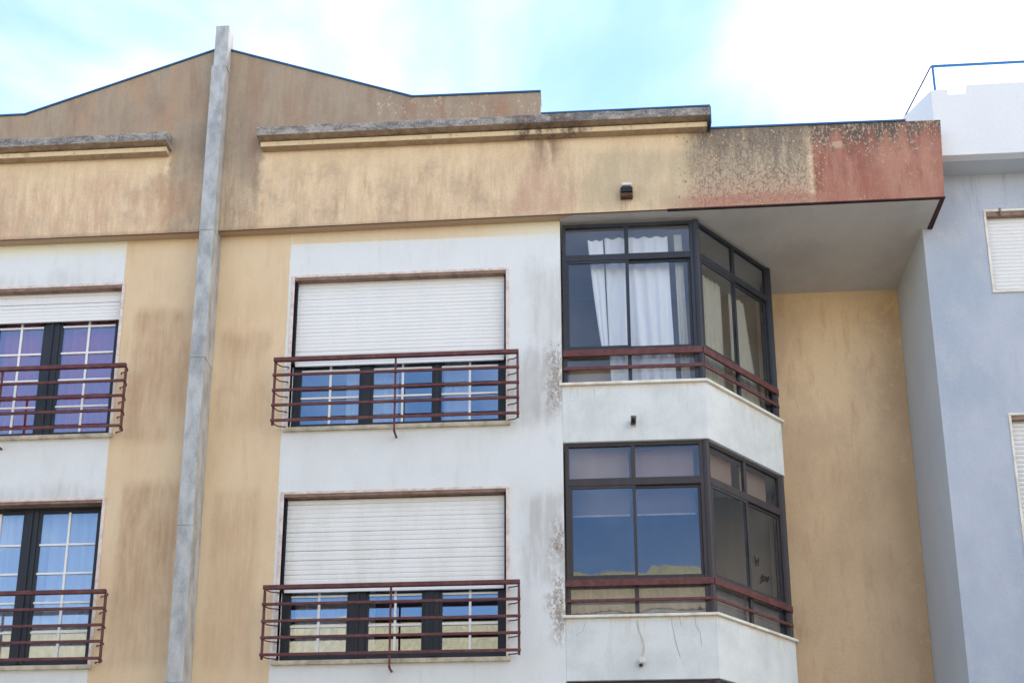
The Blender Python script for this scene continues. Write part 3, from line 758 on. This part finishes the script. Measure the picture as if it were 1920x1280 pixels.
# ------------------------------------------------------------------ curtains, blinds, things behind glass
def curtain(name, p0, p1, z0, z1, mat, label, q0=None, q1=None, pleats=9, amp=.022, seed=0, cat='curtain', group=None, hem=0.):
    """cloth from p0..p1 (xy) at the top to q0..q1 at the bottom"""
    q0 = q0 or p0; q1 = q1 or p1
    rng = random.Random(seed); bm = bmesh.new(); nx, nz = pleats*8, 10
    d = Vector((p1[0]-p0[0], p1[1]-p0[1])).normalized(); nr = Vector((d.y, -d.x))
    ph = [rng.uniform(-.25, .25) for _ in range(pleats+2)]
    am = [rng.uniform(.6, 1.25) for _ in range(pleats+2)]
    ox, oy = p0
    G_ = []
    for k in range(nz+1):
        t = k/nz; row = []
        for i in range(nx+1):
            s = i/nx; e = t*t*.3+t*.7
            x = (p0[0]*(1-s)+p1[0]*s)*(1-e)+(q0[0]*(1-s)+q1[0]*s)*e
            y = (p0[1]*(1-s)+p1[1]*s)*(1-e)+(q0[1]*(1-s)+q1[1]*s)*e
            ip = int(s*pleats); a = am[ip]*(1-(s*pleats-ip))+am[ip+1]*(s*pleats-ip)
            off = amp*a*math.sin(2*math.pi*(s*pleats+ph[ip]*t))*(.55+.45*t)
            z = z1+(z0-z1)*t - (0.018*(1-math.cos(2*math.pi*s*pleats))*.5 if k == 0 else 0)
            row.append(bm.verts.new((x-ox+nr.x*off, y-oy+nr.y*off, z-z0)))
        G_.append(row)
    for k in range(nz):
        for i in range(nx): bm.faces.new((G_[k][i], G_[k][i+1], G_[k+1][i+1], G_[k+1][i]))
    o = obj(name, bm, mat, smooth=True); o.location = (ox, oy, z0)
    return tag(o, label, cat, group)
yc = .15
curtain('curtain', (.17, yc), (.36, yc), 9.25, 10.8, M['cur_w'], 'narrow white curtain edge hanging aslant in the left pane of the top enclosed balcony', (.32, yc), (.40, yc), 2, .012, 1)
curtain('curtain', (.38, yc+.03), (1.16, yc+.03), 8.8, 10.84, M['cur_w'], 'broad bright white curtain across the middle of the top enclosed balcony front', (.42, yc+.03), (1.20, yc+.03), 5, .03, 2)
curtain('curtain', (1.235, yc), (1.33, yc), 8.8, 10.84, M['cur_c'], 'slim cream curtain by the corner post on the top enclosed balcony front', (1.26, yc), (1.37, yc), 2, .012, 3)
def side(s, off=.12):
    L = math.hypot(1.03, 1.075); dx, dy = 1.03/L, 1.075/L
    return (1.49+dx*s-dy*off, .06+dy*s+dx*off)
curtain('curtain', side(.10), side(.62), 8.85, 10.38, M['cur_c'], 'cream curtain behind the near pane of the slanted side of the top enclosed balcony', side(.12), side(.60), 6, .02, 4)
curtain('curtain', side(.78), side(1.10), 8.85, 10.34, M['cur_c'], 'cream curtain gathered behind the far pane of the slanted side of the top enclosed balcony', side(.78), side(1.32), 3, .022, 5)
# behind the windows
curtain('curtain', (-8.1, .24), (-5.70, .24), 8.4, 10.2, M['cur_r'], 'plum red curtain behind the half shuttered window above left', None, None, 22, .02, 6)
curtain('curtain', (-8.1, .25), (-5.70, .25), 5.5, 7.4, M['cur_b'], 'pale sheer curtain behind the unshuttered window at lower left', None, None, 18, .03, 7)
curtain('curtain', (-2.83, .30), (-2.18, .30), 8.4, 10.2, M['cur_b'], 'pale sheer curtain in the middle of the upper shuttered window', None, None, 6, .012, 8)
curtain('curtain', (-1.62, .30), (-1.30, .30), 8.4, 10.2, M['cur_b'], 'narrow pale sheer curtain right of centre in the upper shuttered window', None, None, 3, .012, 9)
curtain('curtain', (-3.35, .34), (-2.4, .34), 5.5, 7.3, M['cur_b'], 'pale sheer curtain at the left end of the lower shuttered window', None, None, 8, .014, 12)
# blinds of the lower enclosed balcony
def blind(p0, p1, z0, z1, label):
    t = thing('roller_blind', label, 'blind', (p0[0], p0[1], z0), 'taupe roller blinds in the lower enclosed balcony')
    d = Vector((p1[0]-p0[0], p1[1]-p0[1], 0))
    one('blind_cloth', lambda q: beam(q, (0, 0, (z1-z0)/2), d+Vector((0, 0, (z1-z0)/2)), .004, z1-z0-.02), M['blind'], t)
    one('blind_bar', lambda q: beam(q, (0, 0, 0), d, .018, .02), M['whitep'], t)
    one('blind_roller', lambda q: tube(q, [(0, 0, z1-z0), d+Vector((0, 0, z1-z0))], .02, 8), M['blind'], t)
blind((-.10, .20), (.60, .20), 7.13, 7.965, 'taupe roller blind pulled partway down behind the left front pane of the lower enclosed balcony')
blind((.68, .20), (1.36, .20), 7.13, 7.965, 'taupe roller blind pulled partway down behind the right front pane of the lower enclosed balcony')
blind(side(.12), side(.64), 7.50, 7.965, 'short taupe roller blind behind the near slanted side pane of the lower enclosed balcony')
blind(side(.80), side(1.34), 7.50, 7.965, 'short taupe roller blind behind the far slanted side pane of the lower enclosed balcony')
# cardboard behind the lower left lights of the top balcony
t = thing('cardboard_box', 'brown cardboard box behind the low left pane of the top enclosed balcony', 'box', (-.08, .28, 8.16))
bx('box_side', (0, .52, 0, .4, 0, .93), M['card'], t, bevel=.004)
bx('box_flap', (0, .52, -.012, 0, .60, .925), M['card'], t)
bx('box_flap', (.02, .54, .39, .402, .70, .99), M['card'], t)
# dark leaf stickers on the side glass of the lower balcony
def sticker(s, z, kind, label):
    c = side(s, -.012+.014); rng = random.Random(kind)
    t = thing('leaf_sticker', label, 'sticker', (c[0], c[1], z))
    L = math.hypot(1.03, 1.075); d = Vector((1.03/L, 1.075/L, 0)); n = Vector((d.y, -d.x, 0))
    for k in range(6 if kind else 3):
        q = bmesh.new(); a = rng.uniform(0, 1.2)+(0 if k % 2 else .8); o0 = Vector((rng.uniform(-.07, .07), 0, rng.uniform(-.06, .06))) if kind else Vector((k*.03-.03, 0, 0))
        ln = rng.uniform(.05, .08)
        pts = []
        for j in range(8):
            th = j*math.pi/4; px = math.cos(th)*ln; pz = math.sin(th)*.012
            pts.append((o0.x+px*math.cos(a)-pz*math.sin(a), o0.z+px*math.sin(a)+pz*math.cos(a)))
        f1 = [q.verts.new(d*x+Vector((0, 0, zz))+n*.004) for x, zz in pts]; f2 = [q.verts.new(d*x+Vector((0, 0, zz))+n*.001) for x, zz in pts]
        q.faces.new(f1); q.faces.new(f2[::-1])
        for j in range(8): q.faces.new((f1[j], f1[(j+1) % 8], f2[(j+1) % 8], f2[j]))
        obj('leaf', q, M['black'], t)
sticker(.90, 6.72, 0, 'small dark winged sticker on the far side pane of the lower enclosed balcony')
sticker(1.05, 6.50, 1, 'larger dark leafy sticker low on the far side pane of the lower enclosed balcony')

# ------------------------------------------------------------------ small fixtures
t = thing('wall_camera', 'small black and white camera on the white parapet below the top enclosed balcony', 'camera', (.66, 0, 8.20))
bx('wall_plate', (-.035, .035, -.015, 0, -.03, .055), M['whitep'], t, bevel=.004)
bx('camera_body', (-.03, .028, -.10, -.016, -.028, .028), M['black'], t, bevel=.012)
bx('sun_shield', (-.038, -.031, -.11, -.016, -.02, .045), M['whitep'], t, bevel=.002)
bx('sun_shield', (-.038, .036, -.115, -.016, .046, .053), M['whitep'], t, bevel=.002)
one('lens', lambda q: cyl(q, (0, -.1, 0), (0, -1, 0), .016, .015), M['black'], t)
t = thing('ceiling_rose_box', 'round white junction box with a cable on the lowest cracked white parapet', 'junction box', (.672, 0, 5.30))
t.name = 'junction_box'
one('box_body', lambda q: (cyl(q, (0, 0, 0), (0, -1, 0), .046, .03), cyl(q, (0, -.03, 0), (0, -1, 0), .036, .03)), M['whitep'], t, bevel=.004)
one('cable_gland', lambda q: cyl(q, (-.01, -.02, -.04), (0, 0, -1), .02, .025), M['black'], t)
one('cable', lambda q: tube(q, [(-.0, -.012, .04), (.02, -.008, .10), (.035, -.006, .17), (.02, -.006, .25), (-.02, -.006, .36), (-.035, -.006, .47)], .005, 6), M['sill'], t)
t = thing('bulkhead_lamp', 'square rusty brown box lamp with pale top on the stained band above the top balcony', 'lamp', (.655, -.13, 11.2))
bx('lamp_housing', (-.075, .075, -.075, 0, -.05, .085), M['rust'], t, bevel=.008)
bx('lamp_hood', (-.06, .06, -.10, 0, .088, .128), M['whitep'], t, bevel=.006)
bx('lamp_grille', (-.07, .07, -.095, -.076, .0, .06), M['black'], t, bevel=.004)
for i in range(7):
    one('spike', lambda q: tube(q, [(-.085+i*.03, -.05, .125), (-.09+i*.032, -.06, .20)], .0022, 4), M['sill'], t)
for x in (-.07, -.02):
    one('rust_run', lambda q: box(q, x, x+.006, -.0015, 0, -.2, -.05), M['card'], t)

# ------------------------------------------------------------------ the blue grey neighbour
N = thing('grey_apartment_building', 'blue grey rendered neighbour with a bright white roof parapet at the right', 'building', (4.36, .44, 0))
def nb(v): return (v[0]-4.36, v[1]-.44)
NX, NY = 4.36, .44
hs = [(5.15-NX, 7.5-NX, 10.06, 11.18), (5.16-NX, 7.5-NX, 6.45, 8.38)]
one('facade_wall', lambda b: holed_wall(b, [.0, 8.0], [0, 11.73], hs, 0, .28), M['bluewall'], N)
bm = bmesh.new(); box(bm, .002, .28, .281, 9, 0, 11.73); box(bm, 7.7, 8.0, .281, 9, 0, 11.73); box(bm, 0, 8, 9, 9.3, 0, 11.73)
obj('side_wall', bm, M['sidewall'], N)
bx('corner_render', (-.0035, .0, .0, 1.267, 0, 11.73), M['sidewall'], N)
# parapet slab, oblique at its left end
zb, zt_ = 11.73, 12.60
pp = [(4.50, .05), (12.3, .05), (12.3, 9.5), (4.22, 9.5), (4.22, .62)]
one('roof_slab', lambda b: prism_xy(b, [nb(p) for p in pp], zb, zb+.12), M['bluesof'], N)
bm = bmesh.new()
def wallrun(b, P, z0, z1, t=.12):
    for a, c in zip(P, P[1:]):
        a = Vector((*nb(a), 0)); c = Vector((*nb(c), 0)); d = (c-a).normalized(); n = Vector((d.y, -d.x, 0))
        beam(b, a-n*t/2+Vector((0, 0, (z0+z1)/2)), c-n*t/2+Vector((0, 0, (z0+z1)/2)), t, z1-z0)
prism_xz(bm, [(4.50-NX, zb-.003), (12.3-NX, zb-.003), (12.3-NX, 12.80), (4.95-NX, 12.75), (4.93-NX, 12.625), (4.715-NX, 12.615), (4.72-NX, 12.70), (4.50-NX, 12.69)], .048-NY, .048-NY+.12)
prism_xy(bm, [nb(p) for p in ((4.502, .17), (4.50, .05), (4.22, .62), (4.22, 9.4), (4.34, 9.4), (4.34, .65), (4.56, .17))], zb+.002, 12.685)
obj('parapet', bm, M['bluepar'], N, bevel=.006)
# terrace railing
bm = bmesh.new(); tube(bm, [(4.562-NX, .09-NY, 13.085), (12.2-NX, .09-NY, 13.11)], .017, 8); rl = obj('roof_railing', bm, M['railblue'], N)
for x in (4.575, 6.2, 7.8, 9.4):
    one('post', lambda q: tube(q, [(x-NX, .09-NY, 12.62), (x-NX, .09-NY, 13.08)], .015, 8), M['railblue'], rl)
one('stay_rod', lambda q: tube(q, [(4.555-NX, .09-NY, 13.085), (4.30-NX, .50-NY, 12.695), (4.222-NX, .75-NY, 12.695)], .009, 6), M['wire'], rl)
# its windows
for k, (a, b, z0, z1) in enumerate(hs):
    q = bmesh.new()
    box(q, a-.03, a, -.012, .05, z0, z1); box(q, b, b+.03, -.012, .05, z0, z1); box(q, a-.03, b+.03, -.013, .05, z1, z1+.03); box(q, a-.03, b+.03, -.02, .05, z0-.025, z0)
    w = obj('window', q, M['ledge'], N, bevel=.004)
    bx('lintel', (a, b, .0, .06, z1-.055, z1-.002), M['trimtop'], w)
    bx('shutter_backing', (a, b, .075, .09, z0, z1), M['slat'], w)
    first = None; z = z0+.01; pitch = .058 if k else .052
    while z < z1-.06:
        if first is None:
            pts = [(.07, .0), (.060 if k else .0665, .005), (.05 if k else .0655, pitch*.5), (.060 if k else .0665, pitch*.9), (.07, pitch*.97)]
            first = one('slat', lambda q: prism_yz(q, pts, a+.008, b-.008), M['slat'], w); o = first
        else:
            o = bpy.data.objects.new('slat', first.data); COL.objects.link(o); o.parent = w
        o.location.z = z; z += pitch
bx('shutter_box', (hs[0][0]+.16, hs[0][0]+.18, -.03, .02, hs[0][3]-.05, hs[0][3]+.035), M['trimtop'], N)

# ------------------------------------------------------------------ houses across the street (seen in the panes)
def house(x0, x1, ze, zr, wallm, label, floors):
    h = thing('street_house', label, 'house', ((x0+x1)/2, -20, 0), None)
    w = (x1-x0)/2
    hl = []
    for f in range(floors):
        n = max(2, int((x1-x0)/3.2))
        for i in range(n):
            xc = -w+(x1-x0)*(i+.5)/n; z0 = 1.0+f*3.0
            if z0+1.5 < ze-.3: hl.append((xc-.55, xc+.55, z0, z0+1.5))
    one('wall', lambda b: holed_wall(b, [-w, w], [0, ze], hl, -.3, 0), wallm, h)
    bm = bmesh.new(); box(bm, -w, -w+.3, -9, -.3, 0, ze); box(bm, w-.3, w, -9, -.3, 0, ze); box(bm, -w, w, -9.3, -9, 0, ze); obj('wall', bm, wallm, h)
    for (a, b, z0, z1) in hl:
        q = bmesh.new(); box(q, a, a+.06, -.2, -.14, z0, z1); box(q, b-.06, b, -.2, -.14, z0, z1); box(q, a, b, -.2, -.14, z1-.06, z1); box(q, a, b, -.2, -.14, z0, z0+.06); box(q, (a+b)/2-.03, (a+b)/2+.03, -.2, -.14, z0, z1)
        f_ = obj('window', q, M['bar'], h)
        bx('pane', (a+.05, b-.05, -.19, -.18, z0+.05, z1-.05), M['glass'], f_)
    # pitched tile roof with corrugation, eaves towards the street
    bm = bmesh.new(); n = int((x1-x0+.6)/.11); rows = [(.45, ze-.02), (-4.6, zr)]
    top = []; 
    for i in range(n+1):
        x = -w-.3+(x1-x0+.6)*i/n; dz = .04 if i % 2 else -.02
        top.append([bm.verts.new((x, y, z+dz)) for y, z in rows]+[bm.verts.new((x, -9.7, ze-.02+dz))])
    for a, b in zip(top, top[1:]):
        bm.faces.new((a[0], b[0], b[1], a[1])); bm.faces.new((a[1], b[1], b[2], a[2]))
    r = obj('roof', bm, M['tile'], h)
    bx('eaves_board', (-w-.3, w+.3, .38, .44, ze-.22, ze-.06), M['ledge'], h)
    bm = bmesh.new(); prism_xz(bm, [(-w, ze), (w, ze), (w, ze+.05), (-w, ze+.05)], -9, 0); obj('ceiling', bm, M['room'], h)
house(-26.5, -1.5, 11.2, 14.1, M['oppwall'], 'long cream house with tiled roof across the street, reflected in the lower windows', 3)
house(-1.1, 12, 12.5, 15.6, M['oppwall'], 'taller cream house with tiled roof across the street, reflected in the lower balcony', 4)
house(12.4, 30, 10.5, 12.7, M['oppwall'], 'low cream house with tiled roof across the street, right of the taller one', 3)
